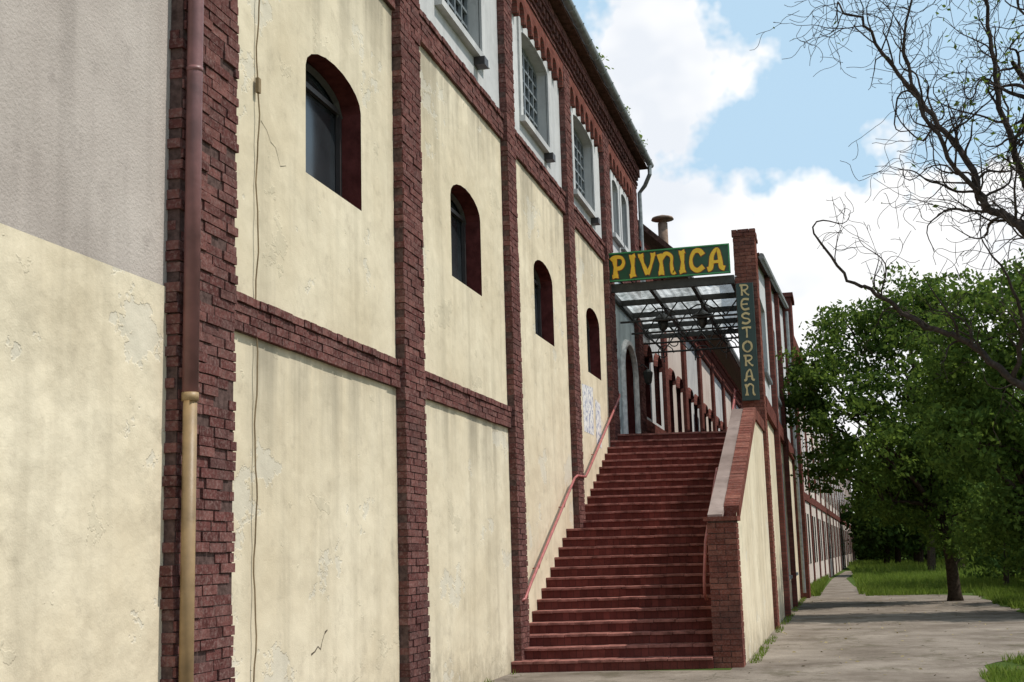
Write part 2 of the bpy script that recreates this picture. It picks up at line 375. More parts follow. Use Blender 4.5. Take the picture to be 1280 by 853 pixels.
cp=MB()
for a,b in ((18.6,YE),(YE,26.98)):
    cp.hexa([(2.74,a,cz(a)-.08),(2.95,a,cz(a)-.08),(2.95,b,cz(b)-.08),(2.74,b,cz(b)-.08),(2.74,a,cz(a)),(2.95,a,cz(a)),(2.95,b,cz(b)),(2.74,b,cz(b))])
cp.obj('parapet_coping',CONC,st)
yy=18.9
while yy<26.95:
    a=yy+.004; b=yy+.07; h_=random.uniform(-.004,.004)+.015; pb.hexa([(2.95,a,cz(a)-.20),(3.17,a,cz(a)-.20),(3.17,b,cz(b)-.20),(2.95,b,cz(b)-.20),(2.95,a,cz(a)+h_),(3.17,a,cz(a)+h_),(3.17,b,cz(b)+h_),(2.95,b,cz(b)+h_)]); yy+=.076
pb.obj('parapet_brick_pillar',BR2,st); pmr.obj('parapet_mortar',MORT,st)
def sz(Y):
    if Y<17.75: return 0
    if Y<22.1: return (Y-17.75)/.335*RZ+RZ*.5
    if Y<22.75: return 13*RZ
    return min(13*RZ+(Y-22.75)/.34*RZ+RZ*.5,4.1)
rl=MB()
pts=[(.04,18.1,.98),(.1,18.05,.98),(.13,18.15,1.0),(.13,18.5,1.2),(.13,22.0,2.92),(.13,22.25,2.98),(.13,23.0,3.0),(.13,23.3,3.12),(.13,27.2,4.95),(.10,27.4,5.02),(.04,27.4,5.02)]
rl.tube(pts,.022,8)
for Y,z in ((19.2,1.52),(21.2,2.5),(24.3,3.6),(26.3,4.5)): rl.tube([(0,Y,z-.1),(.1,Y,z-.1),(.13,Y,z)],.009,6)
rl.tube([(2.6,19.2,.9),(2.6,19.0,1.0),(2.6,19.05,1.22),(2.6,19.5,1.75),(2.6,22.0,2.98),(2.6,23.4,3.1),(2.6,27.3,4.95),(2.6,28,5.0)],.022,8)
for Y in (20,22.1,24.5,27): rl.tube([(2.6,Y,sz(Y-.5)),(2.6,Y,sz(Y)+.85)],.014,6)
rl.obj('handrails',RAIL,st,True)
# ------------------------------------------------------------------ sign pier, canopy, signs
pier=empty('brick_pier'); pb=MB(); pmr=MB()
bricks(pb,2.74,3.2,0,8.2,27.0,.05,axis='y',ej=.003,mort=pmr,jit=.003)
bricks(pb,26.96,27.75,0,8.2,3.15,.05,ej=.003,mort=pmr,jit=.003)
bricks(pb,2.72,3.22,8.2,8.35,27.0,.07,axis='y',ej=0); bricks(pb,26.94,27.78,8.2,8.35,3.15,.07,ej=0)
pmr.box(2.75,3.15,27.0,27.75,0,8.34); pb.obj('bricks',BR2,pier); pmr.obj('mortar_core',MORT,pier)
SIGNG=simple('sign_green_paint',(.010,.065,.026),.35,0,.2,4,.05); SIGND=simple('sign_dark_green_paint',(.012,.04,.034),.4,0,.2,4,.05)
GOLD=simple('sign_yellow_paint',(.92,.56,.03),.45,0,.08,6,.05); GOLD2=simple('sign_gold_paint',(.56,.45,.22),.45,0,.15,6,.05)
OUTL=simple('sign_red_outline',(.32,.05,.02),.5,0,.1,6,.05)
SIGNB=simple('sign_edge_green',(.05,.28,.09),.4,0,.2,4,.05)
LET={'P':[[(.3,.0),(.3,.5),(.26,1)],[(.02,.88),(.3,1.02),(.75,.98),(.9,.72),(.7,.46),(.3,.42)],[(.08,.0),(.5,.02)]],
'I':[[(.5,1),(.54,.5),(.48,.0)],[(.2,.98),(.5,1),(.82,1.04)],[(.18,-.03),(.5,0),(.8,.05)]],
'V':[[(.08,1.0),(.2,.6),(.48,.0)],[(.48,.0),(.74,.5),(.9,1.0)],[(-.08,1.0),(.26,1.02)],[(.74,1.0),(1.04,1.03)]],
'N':[[(.18,0),(.2,.5),(.1,1.0)],[(.18,.72),(.5,1.0),(.82,.82),(.8,.4),(.86,.0),(1.0,.02)],[(.02,0),(.35,0)]],
'C':[[(.92,.78),(.7,1.0),(.35,.98),(.1,.62),(.15,.2),(.5,.0),(.92,.18)]],
'A':[[(.0,.0),(.2,.1),(.3,.7),(.62,1.02),(.76,.5),(.8,.1),(1.0,.0)],[(.2,.36),(.8,.38)]],
'R':[[(.25,0),(.25,1)],[(.05,1),(.7,.98),(.85,.74),(.6,.52),(.25,.5)],[(.45,.5),(.7,.15),(.95,.0)]],
'E':[[(.9,.95),(.4,1.0),(.15,.7),(.15,.3),(.4,0),(.9,.06)],[(.15,.5),(.75,.52)]],
'S':[[(.88,.85),(.5,1.0),(.15,.8),(.3,.55),(.75,.42),(.85,.18),(.5,.0),(.1,.12)]],
'T':[[(.05,.92),(.5,1.0),(.95,.94)],[(.5,1),(.52,.4),(.5,0)]],
'O':[[(.5,1),(.85,.8),(.88,.3),(.5,0),(.12,.25),(.12,.75),(.5,1)]]}
def smooth(pts,n=6):
    out=[]; P=[Vector((a,b)) for a,b in pts]
    for i in range(len(P)-1):
        p0=P[max(i-1,0)];p1=P[i];p2=P[i+1];p3=P[min(i+2,len(P)-1)]
        for k in range(n):
            t=k/n; out.append(.5*((2*p1)+(p2-p0)*t+(2*p0-5*p1+4*p2-p3)*t*t+(3*p1-p0-3*p2+p3)*t**3))
    out.append(P[-1]); return out
def letter(mb,ch,x,z,w,h,y,t=.06,dep=.015,grow=0):
    for si,s in enumerate(LET[ch]):
        q=smooth(s); n=len(q); L=[];Rr=[]
        for i,pp in enumerate(q):
            a=q[min(i+1,n-1)]-q[max(i-1,0)]; a=Vector((a.x*w,a.y*h)); a.normalize(); nrm=Vector((-a.y,a.x))
            u=i/(n-1); hw=t*(.6+.4*abs(math.cos(u*math.pi)))*(1 if si==0 else .85)+grow
            c=Vector((x+pp.x*w,z+pp.y*h))
            if i==0: c=c-a*grow
            if i==n-1: c=c+a*grow
            L.append(c+nrm*hw); Rr.append(c-nrm*hw)
        yy=y-si*.0015
        for i in range(n-1):
            mb.hexa([(L[i].x,yy,L[i].y),(L[i+1].x,yy,L[i+1].y),(Rr[i+1].x,yy,Rr[i+1].y),(Rr[i].x,yy,Rr[i].y),(L[i].x,yy-dep,L[i].y),(L[i+1].x,yy-dep,L[i+1].y),(Rr[i+1].x,yy-dep,Rr[i+1].y),(Rr[i].x,yy-dep,Rr[i].y)])
s1=empty('pub_name_sign'); b=MB(); b.box(.05,2.68,26.66,26.76,7.37,7.99); b.obj('board',SIGNG,s1,bevel=.01)
b=MB()
for a in ((.05,2.68,7.37,7.39),(.05,2.68,7.97,7.99),(.05,.07,7.39,7.97),(2.66,2.68,7.39,7.97)): b.box(a[0]-.004,a[1]+.004,26.635,26.66,a[2]-.004,a[3]+.004)
b.obj('border',SIGNB,s1)
b=MB(); b2=MB(); x=.15
for ch,wd in zip("PIVNICA",(.31,.20,.33,.36,.20,.31,.36)):
    letter(b,ch,x,7.465,wd,.42,26.650,t=.053 if ch!='V' else .048); letter(b2,ch,x,7.465,wd,.42,26.659,t=.053 if ch!='V' else .048,dep=.006,grow=.012); x+=wd+.058
b.obj('letters',GOLD,s1); b2.obj('letter_outline',OUTL,s1)
s2=empty('restaurant_sign'); b=MB(); b.box(2.76,3.12,26.80,26.87,4.66,7.15); b.obj('board',SIGND,s2,bevel=.008)
b=MB()
for i,ch in enumerate("RESTORAN"): letter(b,ch,2.83,6.88-i*.300,.21,.22,26.795,t=.023)
b.obj('letters',GOLD2,s2)
b=MB()
for z in (5.0,6.7): b.box(2.9,2.95,26.86,26.97,z,z+.05)
b.obj('brackets',STEEL,s2)
can=empty('entrance_canopy'); c=MB(); CZ=7.28
c.box(0,2.74,26.78,26.88,7.16,7.34)
for yv in (28.4,30.0,31.6,33.2): c.box(0,2.74,yv-.04,yv+.04,CZ-.12,CZ)
for xv in (.04,.95,1.85,2.7): c.box(xv-.04,xv+.04,26.88,33.2,CZ-.115,CZ-.002)
c.box(2.62,2.74,33.05,33.17,4.1,7.3)
for yv in (28.4,30.0,31.6,33.1):
    c.tube([(.02,yv,CZ-.5),(2.74,yv,CZ-.5)],.026,6)
    n=8
    for i in range(n):
        xa=.02+2.72*i/n; xb=.02+2.72*(i+1)/n
        c.tube([(xa,yv,CZ-.5 if i%2 else CZ-.06),(xb,yv,CZ-.06 if i%2 else CZ-.5)],.017,5)
for xv in (.4,1.2,2.0):
    c.tube([(xv,33,6.5),(xv+.15,31.5,6.62),(xv-.05,30,6.72),(xv+.1,28.4,6.78)],.018,5)
for xv,yv in ((.5,32.2),(1.4,32.6),(2.1,32),(1.0,30.5),(2.3,30.3)):
    c.tube([(xv+.25*math.cos(a*.5)*(1-a/16),yv,6.6+.25*math.sin(a*.5)*(1-a/16)) for a in range(14)],.014,5)
c.obj('steel_frame',STEEL,can)
sp=MB()
for xv,yv in ((.95,28.7),(1.85,28.6)):
    sp.tube([(xv,yv,7.2),(xv,yv,6.98)],.014,6); sp.tube([(xv,yv,6.99),(xv,yv,6.93),(xv,yv,6.84),(xv,yv,6.82)],[.03,.1,.25,.25],12)
    sp.tube([(xv,yv,6.82),(xv,yv,6.62),(xv,yv,6.56)],[.13,.09,.02],8)
    sp.tube([(xv-.3,yv,7.0),(xv-.1,yv,7.1),(xv+.1,yv,7.1),(xv+.3,yv,6.98)],.018,5)
sp.obj('hanging_lanterns',STEEL,can,True)
def polymat():
    k=NT('polycarbonate_sheet'); k.t.nodes.remove(k.b)
    tr=k.n("ShaderNodeBsdfTranslucent"); tp=k.n("ShaderNodeBsdfTransparent")
    c=k.ramp(k.noise(2.2,4,.6),[(.35,(.18,.19,.18)),(.65,(.62,.64,.64))]); k.l(c,tr.inputs[0]); tp.inputs[0].default_value=(.8,.83,.83,1)
    m2=k.n("ShaderNodeMixShader"); m2.inputs[0].default_value=.2; k.l(tr.outputs[0],m2.inputs[1]); k.l(tp.outputs[0],m2.inputs[2]); k.l(m2.outputs[0],k.out.inputs[0]); return k.m
g=MB(); nn=60
for i in range(nn):
    a=2.78*i/nn; b2=2.78*(i+1)/nn; za=CZ+.03+.015*math.sin(i*1.6); zb=CZ+.03+.015*math.sin((i+1)*1.6)
    g.quad((a+.002,26.8,za),(b2+.002,26.8,zb),(b2+.002,33.3,zb),(a+.002,33.3,za))
g.obj('roof_sheets',polymat(),can)
ln=empty('wall_lantern'); l=MB(); l.tube([(0,30.5,6.0),(.18,30.5,6.1),(.3,30.5,6.0)],.015,6); l.tube([(.3,30.5,5.98),(.3,30.5,5.9),(.3,30.5,5.65),(.3,30.5,5.6)],[.03,.13,.09,.02],6); l.obj('bracket_and_shade',STEEL,ln)
# ------------------------------------------------------------------ lower wing beyond & terrace
wing=empty('terrace_wing_building')
wb=MB(); yb=31.3; bays=[]
while yb<84: bays.append((yb,yb+4.1)); yb+=4.8
gl=MB(); rv=MB(); fr=MB()
for i,(a,b_) in enumerate(bays):
    yc=(a+b_)/2; h=[arch(yc-.95,1.05,5.0,6.5,.35,8),arch(yc+.95,1.05,5.0,6.5,.35,8)]
    wall('plaster_bay',a,b_,0,8.6,PINKP if i%2 else WHITEP,h,parent=wing)
    wb.box(-.1,.10,b_,b_+.7,0,8.9)
    for q in h:
        reveal(rv,q,.2); pane(gl,q,-.2); gridwin(q,.19,2,3,.05,fr)
        wb.tube([(.02,y_,z_) for y_,z_ in q[2:]],.09,4)
wb.box(-.2,.07,31.3,84,8.6,9.25); wb.box(-.2,.14,31.3,84,9.25,9.4); wb.box(-.05,.05,31.3,84,4.1,4.9)
for i in range(170):
    yv=31.5+i*.3; wb.box(0,.12,yv,yv+.15,8.95,9.2)
wb.obj('brick_trim',BT2,wing); gl.obj('glass',GLASS,wing); rv.obj('reveals',REVEAL,wing); fr.obj('frames',DARKF,wing)
w=MB(); w.hexa([(-5,34,14.9),(.62,34,9.62),(.62,84,9.62),(-5,84,14.9),(-5,34,15.1),(.70,34,9.72),(.70,84,9.72),(-5,84,15.1)]); w.obj('roof',ROOF,wing)
w=MB(); w.poly([(-5,34.4,0),(0,34.4,0),(0,34.4,9.9),(-5,34.4,14.8)]); w.poly([(-5,31.5,4),(-.1,31.5,4),(-.1,31.5,9.3),(-5,31.5,9.3)]); w.obj('gable_wall',BT,wing)
g=MB(); g.tube([(.76,34,9.6),(.76,84,9.6)],.08,8); g.obj('gutter',GUT,wing)
w=MB(); w.tube([(.15,36,9.8),(.15,36,11.0)],.14,14); w.tube([(.15,36,11.0),(.15,36,11.12)],[.1,.1],10); w.tube([(.15,36,11.1),(.15,36,11.16),(.15,36,11.24)],[.33,.3,.04],16); w.obj('flue_chimney',simple('rusty_flue',(.24,.17,.13),.8,.2,.4,6,.3),wing,True)
ter=empty('terrace'); t=MB(); t.box(0,3.1,28.0,84,3.9,4.1); t.obj('slab',CONC,ter)
# ------------------------------------------------------------------ right-hand block
blk=empty('side_building'); X=3.12
gl=MB(); rv=MB(); fr=MB()
def zt(Y): return 7.9+(Y-27.75)*.11
low=[[(34,.9),(36,.9),(36,3.9),(34,3.9)],[(38.6,.9),(40.6,.9),(40.6,3.9),(38.6,3.9)]]
upp=[[(29,5.6),(31.2,5.6),(31.2,7.3),(29,7.3)],[(33.4,5.6),(36.2,5.6),(36.2,7.6),(33.4,7.6)],[(38,5.6),(41,5.6),(41,8.0),(38,8.0)]]
wall('lower_wall',27.75,43.5,0,4.6,CREAMB,low,x=X,parent=blk)
wall('upper_wall',27.75,43.5,4.6,9,WHITEP,upp,x=X,parent=blk,top=[(27.75,4.6),(43.5,4.6),(43.5,zt(43.5)),(27.75,zt(27.75))])
for h in low+upp:
    reveal(rv,h,.15,X); pane(gl,h,X-.15)
    y0=h[0][0]; y1=h[1][0]; z0=h[0][1]; z1=h[2][1]
    for i in range(5): yv=y0+(y1-y0)*i/4; fr.box(X-.15,X-.10,max(yv-.03,y0),min(yv+.03,y1),z0,z1)
    for i in range(4): zv=z0+(z1-z0)*i/3; fr.box(X-.149,X-.105,y0,y1,max(zv-.03,z0),min(zv+.03,z1))
    fr.box(X-.02,X+.08,y0-.1,y1+.1,z0-.08,z0)
bt=MB()
for yv in (32.0,37.0): bt.box(X-.05,X+.12,yv,yv+.7,0,zt(yv)-.02)
bt.box(X-.05,X+.09,27.75,43.5,4.5,4.85)
bt.box(2.72,3.42,43.5,45,0,10.0); bt.box(2.66,3.5,43.42,45.1,10.0,10.15)
bt.obj('brick_piers',BT2,blk)
gl.obj('glass',GLASS,blk); rv.obj('reveals',WHITEP,blk); fr.obj('frames',FRAME,blk)
g=MB(); g.tube([(X+.16,27.8,zt(27.8)+.02),(X+.16,43.4,zt(43.4)+.02)],.07,8); g.tube([(X+.16,42.9,9.4),(X+.16,42.9,.2)],.05,8); g.obj('gutter',GUT,blk)
w=MB(); w.hexa([(2.75,27.75,zt(27.75)-.1),(X+.12,27.75,zt(27.75)+.03),(X+.12,43.5,zt(43.5)+.03),(2.75,43.5,zt(43.5)-.1),(2.75,27.75,zt(27.75)),(X+.12,27.75,zt(27.75)+.1),(X+.12,43.5,zt(43.5)+.1),(2.75,43.5,zt(43.5))]); w.obj('roof',ROOF,blk)
w=MB(); w.quad((2.76,27.75,4.1),(2.76,43.5,4.1),(2.76,43.5,zt(43.5)),(2.76,27.75,zt(27.75))); w.quad((2.76,27.76,4.1),(3.1,27.76,4.1),(3.1,27.76,zt(27.7)),(2.76,27.76,zt(27.7))); w.obj('inner_wall',BT,blk)
# far factory
far=empty('distant_factory_building')
A=Vector((3.0,45)); B=Vector((5.9,156)); dv=(B-A); Ln=dv.length; dv/=Ln; nv=Vector((dv.y,-dv.x))
def fp(s,z,o=0): q=A+dv*s+nv*o; return (q.x,q.y,z)
w=MB(); w.quad(fp(0,0),fp(Ln,0),fp(Ln,9.4),fp(0,9.4)); w.quad(fp(0,0,-.35),fp(Ln,0,-.35),fp(Ln,9.4,-.35),fp(0,9.4,-.35)); w.quad(fp(0,0),fp(0,9.4),fp(0,9.4,-.35),fp(0,0,-.35)); w.quad(fp(Ln,0),fp(Ln,9.4),fp(Ln,9.4,-6),fp(Ln,0,-6)); w.obj('plaster',PINKP,far)
w=MB(); gl=MB(); s=0
def fbox(m,s0,s1,z0,z1,o0,o1): m.hexa([fp(s0,z0,o0),fp(s1,z0,o0),fp(s1,z0,o1),fp(s0,z0,o1),fp(s0,z1,o0),fp(s1,z1,o0),fp(s1,z1,o1),fp(s0,z1,o1)])
while s<Ln-1:
    fbox(w,s,s+.7,0,9.35,-.05,.05)
    for zz,zh in ((1.0,2.0),(4.2,2.2),(7.2,1.5)):
        for dd in (1.6,3.4):
            if s+dd+1.1<Ln: fbox(gl,s+dd,s+dd+.8,zz,zz+zh,-.05,.02)
    s+=5.6
fbox(w,0,Ln,3.5,3.8,-.05,.06); fbox(w,0,Ln,9.1,9.6,-.4,.2)
w.obj('brick_trim',BT2,far); gl.obj('windows',GLASS,far)

# ------------------------------------------------------------------ vegetation
def leafmat(name,cols,trans=.45):
    k=NT(name,True); g=k.n("ShaderNodeNewGeometry"); c=k.ramp(g.outputs['Random Per Island'],cols)
    k.col(c); tr=k.n("ShaderNodeBsdfTranslucent"); c2=k.mix(.35,c,(.30,.42,.05)); k.l(c2,tr.inputs[0])
    m=k.n("ShaderNodeMixShader"); m.inputs[0].default_value=trans; k.l(k.b.outputs[0],m.inputs[1]); k.l(tr.outputs[0],m.inputs[2]); k.l(m.outputs[0],k.out.inputs[0]); return k.m
LEAF=leafmat('tree_leaves',[(0,(.035,.062,.018)),(.5,(.065,.108,.026)),(1,(.125,.18,.042))],.38)
LEAFD=leafmat('far_leaves',[(0,(.03,.055,.016)),(.5,(.05,.088,.022)),(1,(.085,.13,.035))],.25)
GRS=leafmat('grass_blades',[(0,(.08,.12,.025)),(.5,(.12,.18,.03)),(1,(.19,.23,.06))],.4)
def leafcloud(name,pts,size,mat,parent=None,flat=False):
    pts=np.asarray(pts); n=len(pts)
    d=rng.normal(size=(n,3)); d[:,2]-=.25
    if flat: d[:,2]*=.1
    d/=np.linalg.norm(d,axis=1)[:,None]
    e=rng.normal(size=(n,3))
    if flat: e[:,2]*=.1
    e-=d*np.sum(d*e,axis=1)[:,None]; e/=np.linalg.norm(e,axis=1)[:,None]
    s=size*rng.uniform(.6,1.3,size=(n,1))
    V=np.stack([pts-d*s*.5, pts+e*s*.26, pts+d*s*.5, pts-e*s*.26],axis=1).reshape(-1,3)
    me=bpy.data.meshes.new(name); me.vertices.add(4*n); me.vertices.foreach_set("co",V.ravel())
    me.loops.add(4*n); me.loops.foreach_set("vertex_index",np.arange(4*n,dtype=np.int32))
    me.polygons.add(n); me.polygons.foreach_set("loop_start",np.arange(0,4*n,4,dtype=np.int32)); me.polygons.foreach_set("loop_total",np.full(n,4,dtype=np.int32))
    me.materials.append(mat); me.update(calc_edges=True); me.validate()
    o=bpy.data.objects.new(name,me); scn.collection.objects.link(o)
    if parent: o.parent=parent
    return o
def blobpts(blobs,per,clump=.33,leafs=26,thr=-.18):
    out=[]
    for (x,y,z,r) in blobs:
        n=int(per*r*r)
        for _ in range(n):
            v=rng.normal(size=3); v/=np.linalg.norm(v); rad=r*rng.uniform(.2,1.12)**.55
            c=np.array([x,y,z])+v*rad*np.array([1,1.1,.85])
            if noise.noise(Vector(c)*1.15)<thr: continue
            cs=clump*rng.uniform(.6,1.3)
            out.append(c+rng.normal(size=(leafs,3))*cs*np.array([.55,.55,.30]))
    return np.concatenate(out)
def tree(name,base,blobs,per,size=.16,leafs=26,tr=.18):
    e=empty(name); t=MB(); b=Vector(base)
    top=Vector((sum(q[0] for q in blobs)/len(blobs),sum(q[1] for q in blobs)/len(blobs),sum(q[2] for q in blobs)/len(blobs)))
    fork=b.lerp(top,.45); fork.x=b.x+(fork.x-b.x)*.4
    t.tube([b-Vector((0,0,.1)),b+Vector((0,0,.25)),b.lerp(fork,.5)+Vector((.08,0,0)),fork],[tr*1.5,tr*1.05,tr*.9,tr*.8],10)
    for q in blobs:
        c=Vector(q[:3]); m=fork.lerp(c,.5)+Vector((random.uniform(-.3,.3),random.uniform(-.3,.3),.1))
        t.tube([fork,m,c],[tr*.55,tr*.35,tr*.12],7)
        for _ in range(5):
            d=Vector((random.gauss(0,1),random.gauss(0,1),random.gauss(.3,.8))).normalized()*q[3]*.9
            s=m.lerp(c,random.uniform(.4,1)); t.tube([s,s+d*.5+Vector((0,0,.1)),s+d],[tr*.16,tr*.1,tr*.03],5)
    t.obj('trunk_and_limbs',BARK,e,True)
    leafcloud('crown_leaves',blobpts(blobs,per,leafs=leafs,thr=-.10),size,LEAF,e)
b1=[(4.1,37,6.8,.95),(3.8,37.5,5.6,.7),(5.3,38,7.7,1.2),(6.8,38,8.4,1.25),(4.7,36.5,5.5,1.3),(6.6,37.5,6.5,1.7),(5.6,36,4.2,1.3),(4.4,38,3.9,.85),(7.3,38,4.5,1.6),(8.0,39,8.2,1.4),(6.4,39,3.1,1.1),(8.4,39,5.9,1.6),(7.6,38.5,2.3,1.2),(5.6,37.5,2.9,.7)]
b2=[(8.3,31,6.4,1.4),(8.9,31.5,4.8,1.5),(7.7,31,4.0,1.2),(8.2,32,2.3,1.1),(9.8,32,7.2,1.4),(10.8,31,5.4,1.7),(10.2,32,2.9,1.5),(7.3,32,5.5,1.1),(12,31,6.6,1.6),(9.3,31.5,1.4,1.0),(12,31.5,3.2,1.7)]
tree('leafy_tree',(7.6,46.0-6.5,0),b1,115)
tree('leafy_tree.001',(9.0,32,0),b2,110)
fb_=[]
for i in range(34):
    yv=random.uniform(70,150); xv=random.uniform(7.5,26) if i>8 else random.uniform(7.5,12); fb_.append((xv,yv,random.uniform(2.2,7),random.uniform(2.2,3.6)))
fb_+=[(7.2,150,2.5,3.2),(8.5,140,2.2,3.0),(6.8,165,3,3.5),(10,160,4,4)]
dt=empty('distant_tree_mass'); leafcloud('leaves',blobpts(fb_,24,clump=.7,leafs=22),.42,LEAFD,dt)
t=MB()
for q in fb_: t.tube([(q[0],q[1],-.1),(q[0]+.2,q[1],q[2]*.5),(q[0],q[1],q[2])],[.25,.18,.1],7)
t.obj('trunks',BARK,dt)
mb_=[]
for i in range(24): mb_.append((random.uniform(9.5,17),random.uniform(46,58),random.uniform(1.0,6.5),random.uniform(1.3,2.2)))
for i in range(12): mb_.append((random.uniform(9.9,15),random.uniform(36,44),random.uniform(.9,3.5),random.uniform(1.0,1.6)))
hb=empty('shrub_thicket'); leafcloud('leaves',blobpts(mb_,48,clump=.42,leafs=22),.22,LEAFD,hb)
t=MB()
for q in mb_: t.tube([(q[0],q[1],-.1),(q[0]+.1,q[1],q[2]*.5),(q[0],q[1],q[2])],[.12,.08,.05],6)
t.obj('stems',BARK,hb)
def blades(name,regions,mat):
    P=[]
    for (x0,x1,y0,y1,n,h) in regions:
        xs=rng.uniform(x0,x1,n); ys=rng.uniform(y0,y1,n)
        for a,b in zip(xs,ys):
            if noise.noise(Vector((a*.7,b*.5,0)))<-.25: continue
            if 17<b<44 and a>5 and a<redge(b)+.02+.25*noise.noise(Vector((a,b*.8,5))): continue
            P.append((a,b,h*rng.uniform(.4,1.2)))
    P=np.array(P); n=len(P); an=rng.uniform(0,2*np.pi,n); w=P[:,2]*.07+.004; lean=rng.normal(size=(n,2))*P[:,2:3]*.35
    V=np.zeros((n,3,3)); V[:,0,0]=P[:,0]-np.cos(an)*w; V[:,0,1]=P[:,1]-np.sin(an)*w; V[:,1,0]=P[:,0]+np.cos(an)*w; V[:,1,1]=P[:,1]+np.sin(an)*w
    V[:,2,0]=P[:,0]+lean[:,0]; V[:,2,1]=P[:,1]+lean[:,1]; V[:,2,2]=P[:,2]
    me=bpy.data.meshes.new(name); me.vertices.add(3*n); me.vertices.foreach_set("co",V.reshape(-1)); me.loops.add(3*n); me.loops.foreach_set("vertex_index",np.arange(3*n,dtype=np.int32))
    me.polygons.add(n); me.polygons.foreach_set("loop_start",np.arange(0,3*n,3,dtype=np.int32)); me.polygons.foreach_set("loop_total",np.full(n,3,dtype=np.int32)); me.materials.append(mat); me.update(calc_edges=True)
    o=bpy.data.objects.new(name,me); scn.collection.objects.link(o)
blades('grass',[(6.1,10,14,21,14000,.12),(7.6,14,21,44,30000,.22),(3.2,3.7,45,70,3000,.3),(5.0,13,46,75,22000,.3),(5,14,75,120,12000,.5),(5.2,10,44.5,50,9000,.2),(3.17,3.32,19,43,1000,.08),(.0,.12,9,17.7,350,.08)],GRS)
lit=np.stack([rng.uniform(3.2,7.5,320),rng.uniform(15,44,320),np.full(320,.012)],axis=1); leafcloud('leaf_litter',lit,.06,simple('dry_leaf',(.30,.24,.12),.9,0,.4,3,0),None,True)
gw=[]
for yv in (24.4,24.9,27.8,29.4,30.2): gw.append(np.array([.42,yv,11.55])+rng.normal(size=(40,3))*np.array([.06,.18,.07]))
leafcloud('gutter_weeds',np.concatenate(gw),.10,GRS)
# ------------------------------------------------------------------ corkscrew willow
wl=empty('corkscrew_willow_tree'); t=MB(); tips=[]
def curly(p,d,length,r,lvl,ph):
    p=Vector(p); d=Vector(d).normalized(); st_=.055 if lvl>1 else .075; n=max(5,int(length/st_)); pts=[p.copy()]; rs_=[r]
    ax=Vector((random.gauss(0,1),random.gauss(0,1),random.gauss(0,1))).normalized(); w=random.uniform(.4,.75)
    for i in range(n):
        ax=(ax+Vector((random.gauss(0,.3),random.gauss(0,.3),random.gauss(0,.3)))).normalized()
        d=(Matrix.Rotation(w*math.sin(i*.6+ph)+random.gauss(0,.12),3,ax)@d); d.z+= .03 if lvl<2 else -.03; d.normalize()
        p=p+d*st_; pts.append(p.copy()); rs_.append(max(.0034,r*(1-.75*(i+1)/n)))
        if lvl<3 and i>1 and random.random()<(.30,.40,.22)[lvl]:
            dd=(d+Vector((random.gauss(0,.7),random.gauss(0,.7),random.gauss(.05,.7)))).normalized()
            curly(p,dd,length*random.uniform(.4,.7),rs_[-1]*.65,lvl+1,random.uniform(0,6))
    t.tube(pts,rs_,5 if lvl<2 else 3,cap=False)
    if lvl>=2: tips.append(pts)
def limb(pts,r0,r1,spawn,ln=1.3):
    P=[]; V=[Vector(q) for q in pts]
    for i in range(len(V)-1):
        p0=V[max(i-1,0)];p1=V[i];p2=V[i+1];p3=V[min(i+2,len(V)-1)]
        for k in range(6):
            u=k/6; P.append(.5*((2*p1)+(p2-p0)*u+(2*p0-5*p1+4*p2-p3)*u*u+(3*p1-p0-3*p2+p3)*u**3)+Vector((random.gauss(0,.014),random.gauss(0,.02),random.gauss(0,.014))))
    P.append(V[-1]); n=len(P); rs_=[r0+(r1-r0)*i/(n-1) for i in range(n)]
    t.tube(P,rs_,9)
    for i in range(2,n):
        if random.random()<spawn:
            d=(P[i]-P[i-1]).normalized()+Vector((random.gauss(-.15,.7),random.gauss(0,.6),random.gauss(.2,.6)))
            curly(P[i],d,ln*random.uniform(.5,1.1),min(.016,rs_[i]*.5),1,random.uniform(0,6))
    curly(P[-1],P[-1]-P[-2],ln,r1,1,0)
limb([(7.5,14,-.1),(7.38,14,1.5),(7.2,14,2.8),(7.08,14.1,4.2),(7.12,14.2,5.7)],.17,.09,0)
limb([(7.2,14,2.7),(6.83,14.1,2.9),(6.42,14,3.25),(6.02,14.2,3.7),(5.63,14.4,3.95),(5.2,14.3,4.28),(4.85,14.2,4.5),(4.55,14.1,4.95)],.05,.012,.36,.8)
limb([(7.1,14,3.9),(6.93,13.9,4.28),(6.62,13.8,4.8),(6.3,13.9,5.1),(6.12,14,5.7),(5.8,14.2,6.35),(5.45,14.3,7.0),(5.15,14.2,7.5)],.06,.014,.75,1.25)
limb([(7.08,14.1,4.4),(6.95,14.2,4.75),(6.78,14.4,5.4),(6.62,14.5,6.35),(6.58,14.6,7.2),(6.5,14.5,8.3)],.055,.015,.75,1.3)
limb([(6.3,13.9,5.1),(6.0,13.7,5.5),(5.7,13.6,6.2),(5.6,13.7,6.9),(5.75,13.7,7.6)],.03,.01,.75,1.0)
limb([(7.12,14.2,5.5),(6.95,14,6.6),(7.02,13.8,7.6),(6.92,13.7,8.6)],.06,.015,.55,1.2)
limb([(7.1,14.2,5.2),(7.4,13.6,6.3),(7.6,13.2,7.6)],.06,.015,.35,1.2)
limb([(6.42,14,3.25),(6.5,13.6,3.9),(6.2,13.3,4.5)],.03,.008,.3,.8)
t.obj('trunk_and_twigs',BARKW,wl,True)
lp=[]
for pts in tips:
    for q in pts:
        if q.z>5.4 and q.x>6.0 and random.random()<.07: lp.append(tuple(q+Vector((random.gauss(0,.03),random.gauss(0,.03),random.gauss(0,.03)))))
        elif random.random()<.008: lp.append(tuple(q))
if lp: leafcloud('sparse_leaves',lp,.07,GRS,wl)
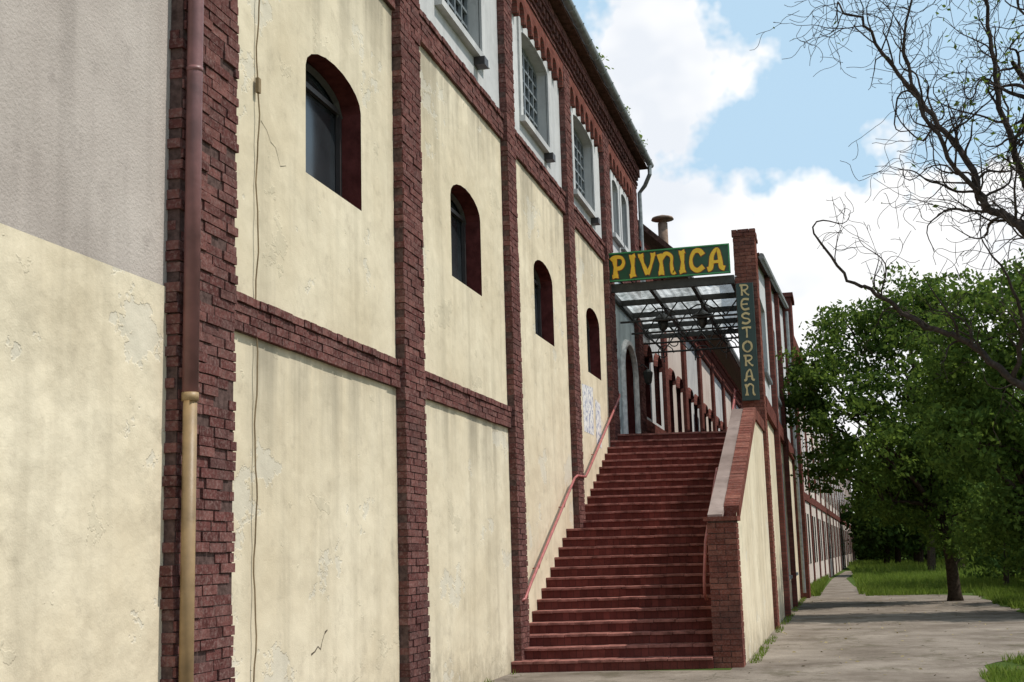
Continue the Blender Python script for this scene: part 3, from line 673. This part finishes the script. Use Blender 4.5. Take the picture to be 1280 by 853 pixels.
# ------------------------------------------------------------------ light, sky
sd=Vector((.84,.10,1.25)).normalized()
el=math.asin(sd.z); az=math.atan2(sd.x,sd.y)
L=bpy.data.lights.new('sun','SUN'); L.energy=3.9; L.angle=math.radians(.6); L.color=(1,.95,.88)
lo=bpy.data.objects.new('sun',L); scn.collection.objects.link(lo); lo.rotation_euler=sd.to_track_quat('Z','Y').to_euler(); lo.location=(20,10,40)
W=bpy.data.worlds.new("World"); scn.world=W; W.use_nodes=True; nt=W.node_tree; nt.nodes.clear()
class WN(NT):
    def __init__(s): s.t=nt
q=WN(); out=q.n("ShaderNodeOutputWorld"); bg=q.n("ShaderNodeBackground"); q.l(bg.outputs[0],out.inputs[0]); bg.inputs[1].default_value=.1
sky=q.n("ShaderNodeTexSky"); sky.sky_type='NISHITA'; sky.sun_disc=False; sky.sun_elevation=el; sky.sun_rotation=az; sky.air_density=1.2; sky.dust_density=1.5
tc=q.n("ShaderNodeTexCoord"); q.co=tc.outputs['Generated']
z=q.xyz()[2]
dist=q.n("ShaderNodeVectorMath"); dist.operation='DISTANCE'; q.l(q.co,dist.inputs[0]); dist.inputs[1].default_value=(-.112,.926,.352)
blobv=q.math('SUBTRACT',.68,q.math('MULTIPLY',dist.outputs['Value'],8.5))
lowv=q.math('MULTIPLY',q.math('SUBTRACT',.30,z),11)
base=q.math('MAXIMUM',blobv,lowv); base=q.math('MINIMUM',base,1.2); base=q.math('MAXIMUM',base,-.55)
nz=q.noise(5.5,5,.58); nz2=q.noise(18,4,.6)
val=q.math('ADD',base,q.math('MULTIPLY',q.math('SUBTRACT',nz,.5),2.4)); val=q.math('ADD',val,q.math('MULTIPLY',q.math('SUBTRACT',nz2,.5),1.2))
mask=q.ramp(val,[(.0,0),(.2,1)])
shade=q.ramp(q.noise(9,3,.55,vec=q.mapping((1,1,1.6),(.3,.1,.05))),[(.32,(8.6,9.0,9.6)),(.55,(10.8,10.8,10.8))])
skc=q.mix(.8,sky.outputs[0],(5.8,8.2,10.2))
q.l(q.mix(mask,skc,shade),bg.inputs[0])
# ------------------------------------------------------------------ camera
th=math.radians(14.1); pp=math.radians(9.565); r=math.radians(1.6)
F=Vector((-math.sin(th)*math.cos(pp),math.cos(th)*math.cos(pp),math.sin(pp))); R0=Vector((math.cos(th),math.sin(th),0)); U0=R0.cross(F)
R=R0*math.cos(r)-U0*math.sin(r); U=R0*math.sin(r)+U0*math.cos(r)
cam=bpy.data.cameras.new('camera'); co=bpy.data.objects.new('camera',cam); scn.collection.objects.link(co)
M=Matrix((R,U,-F)).transposed().to_4x4(); M.translation=Vector((4.6,0,1.6)); co.matrix_world=M
cam.lens=45; cam.sensor_width=36; cam.clip_end=2000; cam.clip_start=.1; scn.camera=co
scn.view_settings.view_transform='Standard'; scn.view_settings.look='None'; scn.view_settings.exposure=0
